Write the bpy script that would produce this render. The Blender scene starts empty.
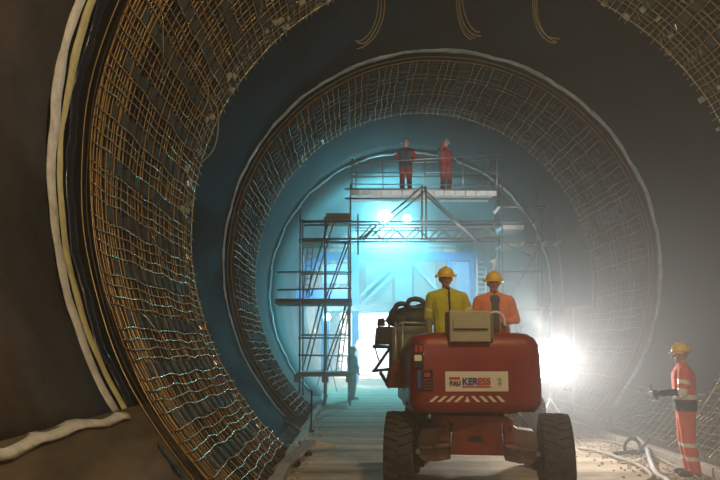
import bpy, bmesh, math, random
import numpy as np
from mathutils import Vector, Matrix
random.seed(7)
sc = bpy.context.scene
COL = sc.collection
PI = math.pi
R_ = math.radians

# ------------------------------------------------------------------ camera
F = 700.0
PITCH, YAW = R_(8.85), R_(0.7)
CAMZ = 1.72
cam_d = bpy.data.cameras.new('camera')
cam = bpy.data.objects.new('camera', cam_d)
COL.objects.link(cam)
cam.location = (0, 0, CAMZ)
cam.rotation_euler = (PI/2 + PITCH, 0, -YAW)
cam_d.sensor_width = 36
cam_d.lens = 36*F/720
cam_d.clip_end = 300
sc.camera = cam


def at(px, py, Y):
    """the point of the plane y = Y that the photo shows at px, py"""
    u = (px-360)/F
    v = (240-py)/F
    cp, sp = math.cos(PITCH), math.sin(PITCH)
    cy, sy = math.cos(YAW), math.sin(YAW)
    dy = cp - v*sp
    dz = sp + v*cp
    x = u*cy + dy*sy
    y = -u*sy + dy*cy
    return Vector((x/y*Y, Y, CAMZ + dz/y*Y))


# ------------------------------------------------------------------ materials
MATS = {}


def mat(name, col, rough=.6, metal=0., noise=0., scale=6., bump=0., bscale=30., stretch=(1, 1, 1), col2=None, emit=None, estr=0., spec=.5, coat=0.):
    m = bpy.data.materials.new(name)
    m.use_nodes = True
    nt = m.node_tree
    n = nt.nodes
    b = n['Principled BSDF']
    b.inputs['Base Color'].default_value = (*col, 1)
    b.inputs['Roughness'].default_value = rough
    b.inputs['Metallic'].default_value = metal
    b.inputs['Specular IOR Level'].default_value = spec
    b.inputs['Coat Weight'].default_value = coat
    tc = n.new('ShaderNodeTexCoord')
    mp = n.new('ShaderNodeMapping')
    mp.inputs['Scale'].default_value = stretch
    nt.links.new(tc.outputs['Object'], mp.inputs['Vector'])
    if noise or col2:
        t = n.new('ShaderNodeTexNoise')
        t.inputs['Scale'].default_value = scale
        t.inputs['Detail'].default_value = 6
        t.inputs['Roughness'].default_value = .65
        nt.links.new(mp.outputs[0], t.inputs['Vector'])
        r = n.new('ShaderNodeValToRGB')
        c2 = col2 or tuple(max(0, c*(1-noise)) for c in col)
        r.color_ramp.elements[0].position = .36
        r.color_ramp.elements[1].position = .66
        r.color_ramp.elements[0].color = (*c2, 1)
        r.color_ramp.elements[1].color = (*col, 1)
        nt.links.new(t.outputs['Fac'], r.inputs['Fac'])
        nt.links.new(r.outputs[0], b.inputs['Base Color'])
    if bump:
        t2 = n.new('ShaderNodeTexNoise')
        t2.inputs['Scale'].default_value = bscale
        t2.inputs['Detail'].default_value = 4
        nt.links.new(mp.outputs[0], t2.inputs['Vector'])
        bp = n.new('ShaderNodeBump')
        bp.inputs['Strength'].default_value = bump
        bp.inputs['Distance'].default_value = .05
        nt.links.new(t2.outputs['Fac'], bp.inputs['Height'])
        nt.links.new(bp.outputs[0], b.inputs['Normal'])
    if emit:
        b.inputs['Emission Color'].default_value = (*emit, 1)
        b.inputs['Emission Strength'].default_value = estr
    MATS[name] = m
    return m


mat('lining', (.085, .066, .048), .85, spec=.12, noise=.45, scale=1.3, bump=.25, bscale=2.5)
mat('invert', (.17, .13, .08), .8, spec=.15, noise=.5, scale=1.6, stretch=(1.6, .35, 1.6), bump=.3, bscale=3)
mat('membrane', (.009, .0088, .0078), .8, spec=.12, noise=.3, scale=1.0, bump=.35, bscale=1.6)
mat('membrane_edge', (.012, .016, .035), .22, noise=.3, scale=2, bump=.5, bscale=5)
mat('far_concrete', (.10, .105, .10), .75, spec=.2, noise=.25, scale=.8, bump=.2, bscale=3)
mat('fleece', (.74, .74, .76), .75, noise=.35, scale=5, bump=.6, bscale=9)
mat('fleece_grey', (.66, .64, .62), .4, noise=.45, scale=3, bump=.6, bscale=6)
mat('foam', (.62, .58, .33), .7, noise=.35, scale=5, bump=.3, bscale=12)
mat('rust', (.42, .26, .10), .42, metal=.55, noise=.45, scale=7)
mat('rust_dark', (.10, .064, .032), .45, metal=.5, noise=.45, scale=6)
mat('rust_pale', (.56, .40, .20), .27, metal=.75, noise=.35, scale=7)
mat('spacer', (.035, .036, .03), .8, noise=.4, scale=9)
mat('spacer_pale', (.42, .38, .29), .8, noise=.3, scale=9)
mat('cable', (.24, .20, .12), .5)
mat('kerb', (.52, .45, .37), .75, noise=.3, scale=4, bump=.3, bscale=14)
mat('gravel', (.16, .13, .105), .95, noise=.6, scale=9, bump=1., bscale=18)
mat('rubble', (.66, .58, .50), .9, noise=.5, scale=6, bump=.6, bscale=20)
mat('wood', (.40, .28, .15), .75, noise=.45, scale=3, stretch=(8, 1, 8), bump=.2, bscale=12)
mat('wood_pale', (.62, .48, .28), .7, noise=.3, scale=3, stretch=(8, 1, 8))
mat('galv', (.42, .44, .45), .38, metal=.7, noise=.25, scale=6)
mat('alu_deck', (.78, .80, .80), .45, noise=.2, scale=5)
mat('red_paint', (.27, .032, .036), .42, noise=.3, scale=2.2, coat=.15, bump=.05)
mat('red_dirty', (.24, .045, .035), .65, noise=.5, scale=4)
mat('axle', (.20, .125, .09), .7, noise=.5, scale=5, bump=.3)
mat('black', (.018, .018, .02), .6, noise=.3, scale=8)
mat('black_shiny', (.012, .013, .018), .3)
mat('rubber', (.055, .052, .05), .85, noise=.45, scale=6, bump=.3, bscale=22)
mat('rim', (.30, .28, .26), .55, metal=.3, noise=.3)
mat('box_grey', (.43, .42, .33), .6, noise=.2, scale=3)
mat('box_grey_dark', (.16, .16, .13), .6)
mat('white', (.75, .74, .70), .55, noise=.12, scale=3)
mat('lens_white', (.75, .85, .82), .2)
mat('lens_red', (.45, .05, .04), .25)
mat('blue_plate', (.03, .09, .33), .4)
mat('letter_blue', (.04, .06, .30), .5)
mat('letter_red', (.48, .04, .05), .5)
mat('letter_yellow', (.78, .66, .05), .5)
mat('letter_grey', (.35, .38, .40), .5)
mat('blue_steel', (.02, .22, .62), .45, noise=.25, scale=2)
mat('blue_light', (.22, .50, .78), .5, noise=.2, scale=2)
mat('green_panel', (.30, .38, .30), .6, noise=.25, scale=2)
mat('form_steel', (.40, .44, .42), .5, metal=.2, noise=.3, scale=2)
mat('hv_yellow', (.62, .62, .05), .8, noise=.2, scale=9)
mat('hv_orange', (.80, .12, .03), .8, noise=.2, scale=9)
mat('hv_orange_pale', (.85, .27, .12), .8, noise=.2, scale=9)
mat('hv_red', (.34, .03, .025), .8, noise=.2, scale=9)
mat('navy', (.02, .025, .06), .85)
mat('dark_vest', (.06, .065, .09), .85)
mat('olive', (.20, .19, .12), .85)
mat('skin', (.50, .28, .19), .6)
mat('eye', (.03, .02, .02), .3)
mat('mouth', (.32, .10, .09), .6)
mat('glove', (.08, .07, .06), .8)
mat('boot', (.06, .045, .035), .7)
mat('reflective', (.75, .80, .78), .35)
mat('helmet', (.85, .55, .03), .35)
mat('helmet_white', (.30, .30, .28), .35)
mat('lamp_housing', (.10, .10, .10), .5, metal=.4)
mat('lamp_white', (1, 1, 1), emit=(1, .97, .92), estr=14)
mat('lamp_cyan', (1, 1, 1), emit=(.62, .95, 1), estr=30)
mat('lamp_cyan_small', (1, 1, 1), emit=(.5, .9, 1), estr=15)

# floor: poured concrete with cross bands of tyre and broom marks
fm = mat('floor', (.36, .29, .22), .9, spec=.1)
nt = fm.node_tree
b = nt.nodes['Principled BSDF']
tc = nt.nodes.new('ShaderNodeTexCoord')


def _noise(scale, st, detail=5):
    mp = nt.nodes.new('ShaderNodeMapping')
    mp.inputs['Scale'].default_value = st
    nt.links.new(tc.outputs['Object'], mp.inputs['Vector'])
    t = nt.nodes.new('ShaderNodeTexNoise')
    t.inputs['Scale'].default_value = scale
    t.inputs['Detail'].default_value = detail
    nt.links.new(mp.outputs[0], t.inputs['Vector'])
    return t


t1 = _noise(1.0, (.16, 1.9, 1))
t2 = _noise(3.5, (1, 1, 1))
mx = nt.nodes.new('ShaderNodeMath')
mx.operation = 'MULTIPLY_ADD'
mx.inputs[1].default_value = .75
nt.links.new(t1.outputs['Fac'], mx.inputs[0])
m2 = nt.nodes.new('ShaderNodeMath')
m2.operation = 'MULTIPLY'
m2.inputs[1].default_value = .25
nt.links.new(t2.outputs['Fac'], m2.inputs[0])
nt.links.new(m2.outputs[0], mx.inputs[2])
rp = nt.nodes.new('ShaderNodeValToRGB')
rp.color_ramp.elements[0].position = .36
rp.color_ramp.elements[0].color = (.24, .19, .13, 1)
rp.color_ramp.elements[1].position = .62
rp.color_ramp.elements[1].color = (.72, .60, .45, 1)
nt.links.new(mx.outputs[0], rp.inputs['Fac'])
nt.links.new(rp.outputs[0], b.inputs['Base Color'])
bp = nt.nodes.new('ShaderNodeBump')
bp.inputs['Strength'].default_value = .35
bp.inputs['Distance'].default_value = .03
nt.links.new(t2.outputs['Fac'], bp.inputs['Height'])
nt.links.new(bp.outputs[0], b.inputs['Normal'])


# ------------------------------------------------------------------ mesh builder
class MB:
    def __init__(s):
        s.v, s.f, s.mi, s.cur, s.mats = [], [], [], 0, []

    def m(s, name):
        if name not in s.mats:
            s.mats.append(name)
        s.cur = s.mats.index(name)
        return s

    def add(s, vs, fs):
        o = len(s.v)
        s.v += [tuple(v) for v in vs]
        for f in fs:
            s.f.append(tuple(i+o for i in f))
            s.mi.append(s.cur)
        return s

    def box(s, c, d, rot=None):
        hx, hy, hz = d[0]/2, d[1]/2, d[2]/2
        vs = [Vector((x, y, z)) for x in (-hx, hx) for y in (-hy, hy) for z in (-hz, hz)]
        if rot is not None:
            vs = [rot @ v for v in vs]
        c = Vector(c)
        return s.add([v+c for v in vs], [(0, 1, 3, 2), (4, 6, 7, 5), (0, 4, 5, 1), (2, 3, 7, 6), (0, 2, 6, 4), (1, 5, 7, 3)])

    def bar(s, a, b_, w, h, up=(0, 0, 1)):
        """box beam from a to b_"""
        a, b_ = Vector(a), Vector(b_)
        d = (b_-a)
        L = d.length
        d.normalize()
        u = Vector(up)
        if abs(d.dot(u)) > .95:
            u = Vector((0, 1, 0))
        sx = d.cross(u).normalized()
        u = sx.cross(d).normalized()
        rot = Matrix((sx, d, u)).transposed()
        return s.box((a+b_)/2, (w, L, h), rot)

    def tube(s, pts, r, n=6, closed=False, caps=True):
        pts = [Vector(p) for p in pts]
        N = len(pts)
        rs = r if isinstance(r, (list, tuple)) else [r]*N
        vs = []
        prev = None
        for i, p in enumerate(pts):
            if closed:
                t = pts[(i+1) % N]-pts[i-1]
            else:
                t = pts[min(i+1, N-1)]-pts[max(i-1, 0)]
            t.normalize()
            if prev is None:
                u = Vector((0, 0, 1)) if abs(t.z) < .9 else Vector((1, 0, 0))
            else:
                u = prev
            u = (u - t*u.dot(t)).normalized()
            prev = u
            w = t.cross(u)
            for k in range(n):
                a = 2*PI*k/n
                vs.append(p+(u*math.cos(a)+w*math.sin(a))*rs[i])
        fs = []
        M = N if closed else N-1
        for i in range(M):
            j = (i+1) % N
            for k in range(n):
                l = (k+1) % n
                fs.append((i*n+k, i*n+l, j*n+l, j*n+k))
        if caps and not closed:
            fs.append(tuple(range(n))[::-1])
            fs.append(tuple((N-1)*n+k for k in range(n)))
        return s.add(vs, fs)

    def lathe(s, prof, c, axis='z', n=24, cap=True):
        """prof: list of (radius, height) along the axis"""
        vs = []
        c = Vector(c)
        for r, h in prof:
            for k in range(n):
                a = 2*PI*k/n
                x, y = r*math.cos(a), r*math.sin(a)
                if axis == 'z':
                    p = Vector((x, y, h))
                elif axis == 'x':
                    p = Vector((h, x, y))
                else:
                    p = Vector((y, h, x))
                vs.append(p+c)
        fs = []
        for i in range(len(prof)-1):
            for k in range(n):
                l = (k+1) % n
                fs.append((i*n+k, i*n+l, (i+1)*n+l, (i+1)*n+k))
        if cap:
            fs.append(tuple(range(n))[::-1])
            fs.append(tuple((len(prof)-1)*n+k for k in range(n)))
        return s.add(vs, fs)

    def prism(s, poly, y0, y1, T=None):
        """poly in x,z extruded from y0 to y1"""
        n = len(poly)
        vs = [Vector((x, y0, z)) for x, z in poly]+[Vector((x, y1, z)) for x, z in poly]
        if T is not None:
            vs = [T @ v for v in vs]
        fs = [tuple(range(n)), tuple(range(2*n-1, n-1, -1))]
        for i in range(n):
            j = (i+1) % n
            fs.append((i, i+n, j+n, j))
        return s.add(vs, fs)

    def ball(s, c, r, n=10):
        rr = r if isinstance(r, (tuple, list)) else (r, r, r)
        c = Vector(c)
        vs = [c+Vector((0, 0, -rr[2]))]
        m = max(4, n//2)
        for i in range(1, m):
            a = -PI/2+PI*i/m
            for k in range(n):
                t = 2*PI*k/n
                vs.append(c+Vector((rr[0]*math.cos(a)*math.cos(t), rr[1]*math.cos(a)*math.sin(t), rr[2]*math.sin(a))))
        vs.append(c+Vector((0, 0, rr[2])))
        fs = []
        for k in range(n):
            fs.append((0, 1+(k+1) % n, 1+k))
            fs.append((len(vs)-1, 1+(m-2)*n+k, 1+(m-2)*n+(k+1) % n))
        for i in range(m-2):
            for k in range(n):
                l = (k+1) % n
                fs.append((1+i*n+k, 1+i*n+l, 1+(i+1)*n+l, 1+(i+1)*n+k))
        return s.add(vs, fs)

    def mesh(s, name, material=None):
        me = bpy.data.meshes.new(name)
        me.from_pydata(s.v, [], s.f)
        if s.mats:
            for q in s.mats:
                me.materials.append(MATS[q])
            me.polygons.foreach_set('material_index', s.mi)
        elif material:
            me.materials.append(MATS[material])
        bm = bmesh.new()
        bm.from_mesh(me)
        bmesh.ops.recalc_face_normals(bm, faces=bm.faces)
        bm.to_mesh(me)
        bm.free()
        me.update()
        return me

    def build(s, name, material=None, parent=None, smooth=False, bevel=0):
        me = s.mesh(name, material)
        if smooth:
            me.shade_smooth()
        o = bpy.data.objects.new(name, me)
        COL.objects.link(o)
        if parent is not None:
            o.parent = parent
            o.matrix_parent_inverse = world(parent).inverted()
        if bevel:
            md = o.modifiers.new('b', 'BEVEL')
            md.width = bevel
            md.segments = 2
            md.limit_method = 'ANGLE'
        return o


def world(o):
    m = o.matrix_basis.copy()
    while o.parent is not None:
        m = o.parent.matrix_basis @ o.matrix_parent_inverse @ m if False else (o.parent.matrix_basis @ (o.matrix_parent_inverse @ m))
        o = o.parent
    return m


def tag(o, label=None, cat=None, group=None, kind=None):
    if label:
        o['label'] = label
    if cat:
        o['category'] = cat
    if group:
        o['group'] = group
    if kind:
        o['kind'] = kind
    return o


def thing(name, label, cat, loc=(0, 0, 0), group=None, rz=0):
    o = bpy.data.objects.new(name, None)
    o.empty_display_size = .1
    COL.objects.link(o)
    o.location = loc
    o.rotation_euler = (0, 0, rz)
    tag(o, label, cat, group)
    return o


def struct(o):
    o['kind'] = 'structure'
    return o


# ------------------------------------------------------------------ tunnel
AX, AZ, R = 2.17, 3.88, 5.2
YA, YB, YC, YD, YE = 6.74, 12.35, 16.5, 20.7, 25.7


def cyl(th, r, y):
    t = R_(th)
    return Vector((AX+r*math.cos(t), y, AZ+r*math.sin(t)))


def shell(name, y0, y1, r, th0, th1, material, thick=.3, ny=1, nth=96, wob=0):
    mb = MB()
    vs = []
    for i in range(ny+1):
        y = y0+(y1-y0)*i/ny
        for rr in (r, r+thick):
            for k in range(nth+1):
                th = th0+(th1-th0)*k/nth
                d = wob*math.sin(k*1.3+i*.7)*math.sin(k*.37+i*1.9) if rr == r else 0
                vs.append(cyl(th, rr+d, y))
    W = nth+1
    fs = []
    for i in range(ny):
        for q in (0, 1):
            a0 = (i*2+q)*W
            b0 = ((i+1)*2+q)*W
            for k in range(nth):
                fs.append((a0+k, a0+k+1, b0+k+1, b0+k))
        for k in (0, nth):
            fs.append((i*2*W+k, (i*2+1)*W+k, ((i+1)*2+1)*W+k, (i+1)*2*W+k))
    for i in (0, ny):
        for k in range(nth):
            fs.append(((i*2)*W+k, (i*2)*W+k+1, (i*2+1)*W+k+1, (i*2+1)*W+k))
    mb.add(vs, fs)
    return mb.build(name, material, smooth=False)


o = struct(shell('wall_near', -6, YA, R, -62, 212, 'lining', ny=8, wob=.012))
o.data.shade_smooth()
o = struct(shell('wall_invert', -6, 7.9, R-.04, 212, 242, 'invert', thick=.34, ny=10, nth=16, wob=.015))
o = struct(shell('wall_middle', YA, YE, R+.02, -62, 242, 'membrane', ny=16, nth=120, wob=.02))
o.data.shade_smooth()
o = struct(shell('wall_far', YE, 62, R-.12, -62, 242, 'far_concrete', thick=.45, ny=8))
o.data.shade_smooth()
for nm, y in (('wall_back', -6.1), ('wall_end', 62.1)):
    mb = MB()
    mb.lathe([(R+.4, -.1), (R+.4, .1)], (AX, y, AZ), 'y', 48)
    struct(mb.build(nm, 'lining' if y < 0 else 'far_concrete'))
mb = MB()
mb.box((AX, 28, -.15), (9.0, 68.2, .3))
struct(mb.build('floor', 'floor'))


# membrane and fleece strips running round the tunnel
def ring_strip(name, y0, y1, r, th0, th1, material, thick=.03, wy=.03, wr=.02, seg=160, parent=None, ph=0., f0=1.):
    mb = MB()
    vs = []
    for k in range(seg+1):
        th = th0+(th1-th0)*k/seg
        a = th*f0
        j0 = wy*(math.sin(a*.21+ph)+.6*math.sin(a*.53+1+ph)+.3*math.sin(a*1.31+ph))
        j1 = wy*(math.sin(a*.17+2+ph)+.6*math.sin(a*.47+ph)+.3*math.sin(a*1.13+1+ph))
        dr = wr*(math.sin(a*.31+ph)+.5*math.sin(a*.83+2*ph))
        ra = r+dr
        vs += [cyl(th, ra, y0+j0), cyl(th, ra-thick*.9, y0+j0+.012), cyl(th, ra-thick*1.5, (y0+y1)/2+j0*.5+j1*.5),
               cyl(th, ra-thick*.9, y1+j1-.012), cyl(th, ra, y1+j1)]
    fs = []
    for k in range(seg):
        for q in range(5):
            w = (q+1) % 5
            fs.append((k*5+q, k*5+w, (k+1)*5+w, (k+1)*5+q))
    fs += [(4, 3, 2, 1, 0), tuple(seg*5+q for q in range(5))]
    mb.add(vs, fs)
    return mb.build(name, material, parent, smooth=True)


o = ring_strip('fleece_strip', 6.76, 6.96, R+.0, 20, 212, 'fleece', .014, .025, .008)
tag(o, 'wide white fleece strip curving up the near left wall beside the yellow strip', 'fleece strip')
o = ring_strip('foam_strip', 7.01, 7.16, R+.0, 20, 222, 'foam', .012, .02, .006, ph=2)
tag(o, 'pale yellow strip between white fleece and the dark sheet edge', 'foam strip')
o = ring_strip('membrane_sheet_edge', 7.20, 7.42, R+.0, -45, 231, 'membrane_edge', .03, .015, .012, ph=1, f0=2)
tag(o, 'rolled dark blue waterproof sheet edge in front of the near rebar cage', 'waterproof sheet')
# the fold that runs along the near wall towards the camera
mb = MB()
vs = []
n = 40
for i in range(n+1):
    y = 6.95 - 8.7*i/n
    a = .9*math.sin(y*3.1)+.6*math.sin(y*7.3)
    for th, rr in ((213.2+a*.25, R-.07), (213.0+a*.1, R-.085), (212.5+a*.15, R-.07), (212.0+a*.3, R-.03), (212.5, R+.02)):
        vs.append(cyl(th, rr+.008*math.sin(y*11), y))
fs = []
for i in range(n):
    for q in range(5):
        w = (q+1) % 5
        fs.append((i*5+q, i*5+w, (i+1)*5+w, (i+1)*5+q))
fs += [(0, 1, 2, 3, 4), tuple(n*5+q for q in range(5))[::-1]]
mb.add(vs, fs)
tag(mb.build('fleece_fold', 'fleece', smooth=True), 'crumpled pale fleece fold running level along the lower left wall', 'fleece fold')
o = ring_strip('sheet_seam_strip', 16.42, 16.62, R+.015, -42, 225, 'fleece_grey', .016, .022, .009, f0=1.3)
tag(o, 'grey wrinkled sheet seam ringing the tunnel in front of the second rebar cage', 'sheet seam')
o = ring_strip('sheet_seam_strip', 25.4, 25.6, R-.03, -40, 224, 'fleece_grey', .04, .03, .02, ph=3, f0=1.3)
tag(o, 'far teal-lit sheet seam ringing the tunnel behind the scaffold', 'sheet seam')


# ------------------------------------------------------------------ rebar cages
def hoop(r, y, th0, th1, rad, n=110, j=.006, seg=5):
    ph = random.random()*9
    return [cyl(th0+(th1-th0)*k/n, r+j*math.sin(k*.9+ph), y+j*math.sin(k*.37+ph)*2) for k in range(n+1)]


def cage(y0, y1, label, hs, rmain, groups, seed, pale=True, nb=4, dark=False):
    m_pale, m_mid = ('rust', 'rust_dark') if dark else ('rust_pale', 'rust')
    random.seed(seed)
    root = thing('rebar_cage', label, 'rebar cage', (AX, y0, 0))
    L = y1-y0
    nh = int(L/hs)
    for i in range(nh+1):
        y = y0+L*i/nh+random.uniform(-.012, .012)
        for q, r in enumerate((R-.05, R-.14)):
            pts = hoop(r, y+q*.035, -50, 230.5, .01)
            MB().tube(pts, .011 if q else .010, 5).build('hoop_bar', (m_mid if q and i % 2 else 'rust_dark') if i % 6 else m_pale, root, smooth=True)
    if pale:
        for k in range(9):
            pts = hoop(R-.155, y0+.03+k*.10+random.uniform(-.02, .02), -50, 230.5, .01)
            MB().tube(pts, .010, 5).build('hoop_bar', 'rust_pale' if k % 2 else 'rust', root, smooth=True)
    MB().tube(hoop(R-.16, y1+.01, -50, 230.5, .01), .016, 6).build('end_hoop_bar', 'rust_pale', root, smooth=True)
    # running bars: groups of close bars with a spacer row between the groups
    bars = []
    rows = []
    th = -47.
    pitch = 278/groups
    while th < 229:
        step = pitch*.62/(nb-1)
        for k in range(nb):
            t = th+k*step
            if t < 229:
                bars.append(t+random.uniform(-.2, .2))
        rows.append(th+pitch*.81)
        th += pitch
    protos = []
    for v in range(6):
        ph = random.random()*9
        nseg = int(L/.16)
        amp = .016
        pts = []
        for i in range(nseg+1):
            yy = -.03+(L+.1+.12*random.random()*(i == nseg))*i/nseg
            pts.append((R-.17-amp*.5*math.sin(yy*5.1+ph)-.004*random.random(), yy, amp*math.sin(yy*4.3+ph*2)+.5*amp*math.sin(yy*9+ph)))
        protos.append(MB().tube(pts, .0095, 5).mesh('running_bar', m_pale if v % 2 else m_mid))
        protos[-1].shade_smooth()
    rest = MB()
    random.shuffle(bars)
    # left wall and lower bars show largest: keep those as bars of their own
    bars.sort(key=lambda t: 0 if (140 < t < 229 or t < 0) else 1)
    for i, t in enumerate(bars):
        me = protos[i % 6]
        if i < 100:
            o = bpy.data.objects.new('running_bar', me)
            COL.objects.link(o)
            o.parent = root
            o.location = (0, 0, AZ)
            o.rotation_euler = (0, -R_(t), 0)
        else:
            M = Matrix.Translation((AX, y0, AZ)) @ Matrix.Rotation(-R_(t), 4, 'Y')
            rest.add([M @ v.co for v in me.vertices], [tuple(p.vertices) for p in me.polygons])
    if rest.v:
        tag(rest.build('running_bar_row', 'rust', root, smooth=True), kind='stuff')
    for t in rows:
        if t > 228:
            continue
        prof = []
        y = y0+.45
        while y < y1-.45:
            w0 = .17+random.random()*.06
            prof += [(y, .02), (y+.02, .11), (y+w0, .11), (y+w0+.02, .02)]
            y += .36
        vs = []
        for (yy, hh) in prof:
            q = .95 if hh > .05 else .4
            vs += [cyl(t-q, R-.05, yy), cyl(t-q, R-.06-hh, yy), cyl(t+q, R-.06-hh, yy), cyl(t+q, R-.05, yy)]
        fs = []
        for i in range(len(prof)-1):
            for q in range(4):
                w = (q+1) % 4
                fs.append((i*4+q, i*4+w, i*4+4+w, i*4+4+q))
        fs += [(0, 1, 2, 3), tuple(len(vs)-4+q for q in (3, 2, 1, 0))]
        mb = MB()
        mb.add(vs, fs)
        mb.build('spacer_strip', 'spacer', root)
    for t in rows:       # zig-zag ties at the far edge of each spacer row
        if t > 228:
            continue
        mb = MB()
        pts = []
        for k in range(10):
            d = (.35+.25*random.random())*(-1 if k % 2 else 1)
            pts += [cyl(t+d, R-.185, y1-.75+k*.075), cyl(t+d, R-.18, y1-.73+k*.075)]
        mb.tube(pts, .008, 5)
        mb.build('tie_bar', 'rust_pale', root)
    if pale:
        mb = MB()
        for k in range(60):
            t = random.choice((random.uniform(5, 75), random.uniform(105, 190)))
            y = y1+random.uniform(-.8, .35)
            rot = Matrix.Rotation(-R_(t), 3, 'Y')
            mb = MB()
            mb.box(cyl(t, R-.045 if y > y1 else R-.17, y), (.05, .11, .05+.08*random.random()), rot)
            mb.build('spacer_block', 'spacer_pale', root)
    # diagonal fixing bars of the outer layer
    for k in range(26):
        t = random.uniform(-40, 222)
        y = random.uniform(y0, y1-1.3)
        mb = MB()
        mb.tube([cyl(t, R-.18, y), cyl(t+2, R-.22, y+.4), cyl(t+5, R-.2, y+.9), cyl(t+7.5, R-.18, y+1.2)], .008, 5)
        mb.build('diagonal_bar', 'rust_pale', root, smooth=True)
    return root


cage(7.52, YB, 'nearest rusty steel rebar cage lining the tunnel wall on both sides', .145, .1, 39, 3)
cage(16.75, YD, 'second rusty rebar cage ringing the tunnel behind the grey seam', .19, .1, 30, 5, pale=False, dark=True)

mt = thing('rebar_mat', 'low rebar mat along the foot of the right wall beyond the standing worker', 'rebar mat', (5.9, 12.5, 0))
for k in range(9):
    t = -48.5+k*1.55
    pts = [cyl(t+.12*math.sin(y*2.1+k), R-.16-.012*math.sin(y*4+k), y) for y in [12.5+.2*q for q in range(20)]]
    MB().tube(pts, .010, 5).build('running_bar', 'rust_pale', mt, smooth=True)
for k in range(15):
    y = 12.6+k*.25
    MB().tube([cyl(-49+q*1.5, R-.14, y+.01*math.sin(q+k)) for q in range(9)], .009, 5).build('cross_bar', 'rust', mt, smooth=True)

# ------------------------------------------------------------------ ground along the walls
# kerbs
mb = MB()
nk = 20
for i in range(nk):
    y0, y1 = 6.2+i*1.0, 7.18+i*1.0
    mb.box((-.93+.02*math.sin(i*2.1), (y0+y1)/2, .07), (.15, y1-y0, .14))
o = struct(mb.build('trim_1', 'kerb', bevel=.012))
mb = MB()
for i in range(nk):
    y0, y1 = 6.2+i*1.2, 7.38+i*1.2
    mb.box((4.99+.015*math.sin(i*1.7), (y0+y1)/2, .06), (.16, y1-y0, .12))
o = struct(mb.build('trim_2', 'kerb', bevel=.012))


def rough_bed(name, x0, x1, y0, y1, zf, material, nx, ny, amp):
    mb = MB()
    vs = []
    for j in range(ny+1):
        for i in range(nx+1):
            x = x0+(x1-x0)*i/nx
            y = y0+(y1-y0)*j/ny
            e = min(i, nx-i, j, ny-j) > 0
            vs.append((x, y, zf(x, y)+(amp*(random.random()-.3) if e else 0)))
    fs = [(j*(nx+1)+i, j*(nx+1)+i+1, (j+1)*(nx+1)+i+1, (j+1)*(nx+1)+i) for j in range(ny) for i in range(nx)]
    b0 = len(vs)
    vs += [(x0, y0, -.02), (x1, y0, -.02), (x1, y1, -.02), (x0, y1, -.02)]
    fs.append((b0, b0+1, b0+2, b0+3))
    mb.add(vs, fs)
    return tag(mb.build(name, material, smooth=True), kind='stuff')


o = rough_bed('gravel_bed', -1.62, -1.02, 6, 26, lambda x, y: .02+.06*max(0, -1.2-x)/.4, 'gravel', 8, 160, .05)
tag(o, 'dark gravel between the left kerb and the rebar cage', 'gravel')
o = rough_bed('gravel_bed', 5.09, 5.95, 6, 26, lambda x, y: .03+.12*max(0, x-5.2), 'gravel', 12, 160, .07)
tag(o, 'dark gravel between the right kerb and the rebar cage', 'gravel')

# rubble by the right kerb
random.seed(21)
mb = MB()
for k in range(800):
    y = 9.2+random.random()**1.3*7
    x = 4.86-abs(random.gauss(0, .48))
    if x < 2.85:
        continue
    r = random.uniform(.008, .03)
    mb.ball((x, y, r*.5), (r*random.uniform(.8, 1.8), r*random.uniform(.8, 1.8), r*.7), 6)
tag(mb.build('rubble', 'rubble'), 'pale rubble crumbs scattered along the right kerb', 'rubble', kind='stuff')
mb = MB()
for k in range(90):
    y = 9.2+random.random()*9
    x = -.82+abs(random.gauss(0, .12))
    r = random.uniform(.01, .025)
    mb.ball((x, y, r*.5), (r, r*1.3, r*.7), 6)
tag(mb.build('rubble', 'rubble'), 'few small pale crumbs lying along the left kerb', 'rubble', kind='stuff')


def wire(name, pts, rad, material, label, cat, group=None, n=6, sub=6):
    """smooth tube through pts"""
    P = [Vector(p) for p in pts]
    out = []
    for i in range(len(P)-1):
        p0, p1, p2, p3 = P[max(i-1, 0)], P[i], P[i+1], P[min(i+2, len(P)-1)]
        for k in range(sub):
            t = k/sub
            out.append(.5*((2*p1)+(p2-p0)*t+(2*p0-5*p1+4*p2-p3)*t*t+(3*p1-p0-3*p2+p3)*t**3))
    out.append(P[-1])
    o = MB().tube(out, rad, n).build(name, material, smooth=True)
    if label:
        tag(o, label, cat, group)
    return o


def gp(px, py, h=.03):
    """point on the floor seen at px, py, lifted by h"""
    a = at(px, py, 1.)
    d = a-Vector((0, 0, CAMZ))
    t = -(CAMZ-h)/d.z
    return Vector((0, 0, CAMZ))+d*t


wire('white_hose', [gp(636, 436), gp(646, 448, .10), gp(651, 462, .05), gp(657, 474), gp(668, 481), gp(672, 492)], .038, 'fleece', 'thick white hose curling on the floor beside the right kerb', 'hose')
wire('thin_hose', [gp(578, 448), gp(600, 452), gp(622, 459, .05), gp(640, 466), gp(652, 476), gp(640, 484)], .028, 'kerb', 'thin dusty hose lying across the rubble near the right kerb', 'hose')
wire('thin_hose', [gp(580, 440), gp(606, 441), gp(630, 447, .05), gp(660, 459), gp(700, 479)], .022, 'spacer_pale', 'long pale pipe lying beside the right kerb towards the flood lamp', 'pipe')
cl = thing('pipe_clamp', 'black iron pipe clamp lying by the white hose', 'pipe clamp', gp(633, 455, 0))
c = gp(633, 455, 0)
MB().tube([c+Vector((.13*math.cos(a), .02*math.sin(a*2), .13+.13*math.sin(a))) for a in [R_(q) for q in range(0, 360, 24)]], .028, 6, closed=True).build('ring', 'black', cl)
MB().bar(c+Vector((-.32, -.03, .03)), c+Vector((.25, .05, .06)), .07, .05).build('jaw', 'black', cl)
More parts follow.
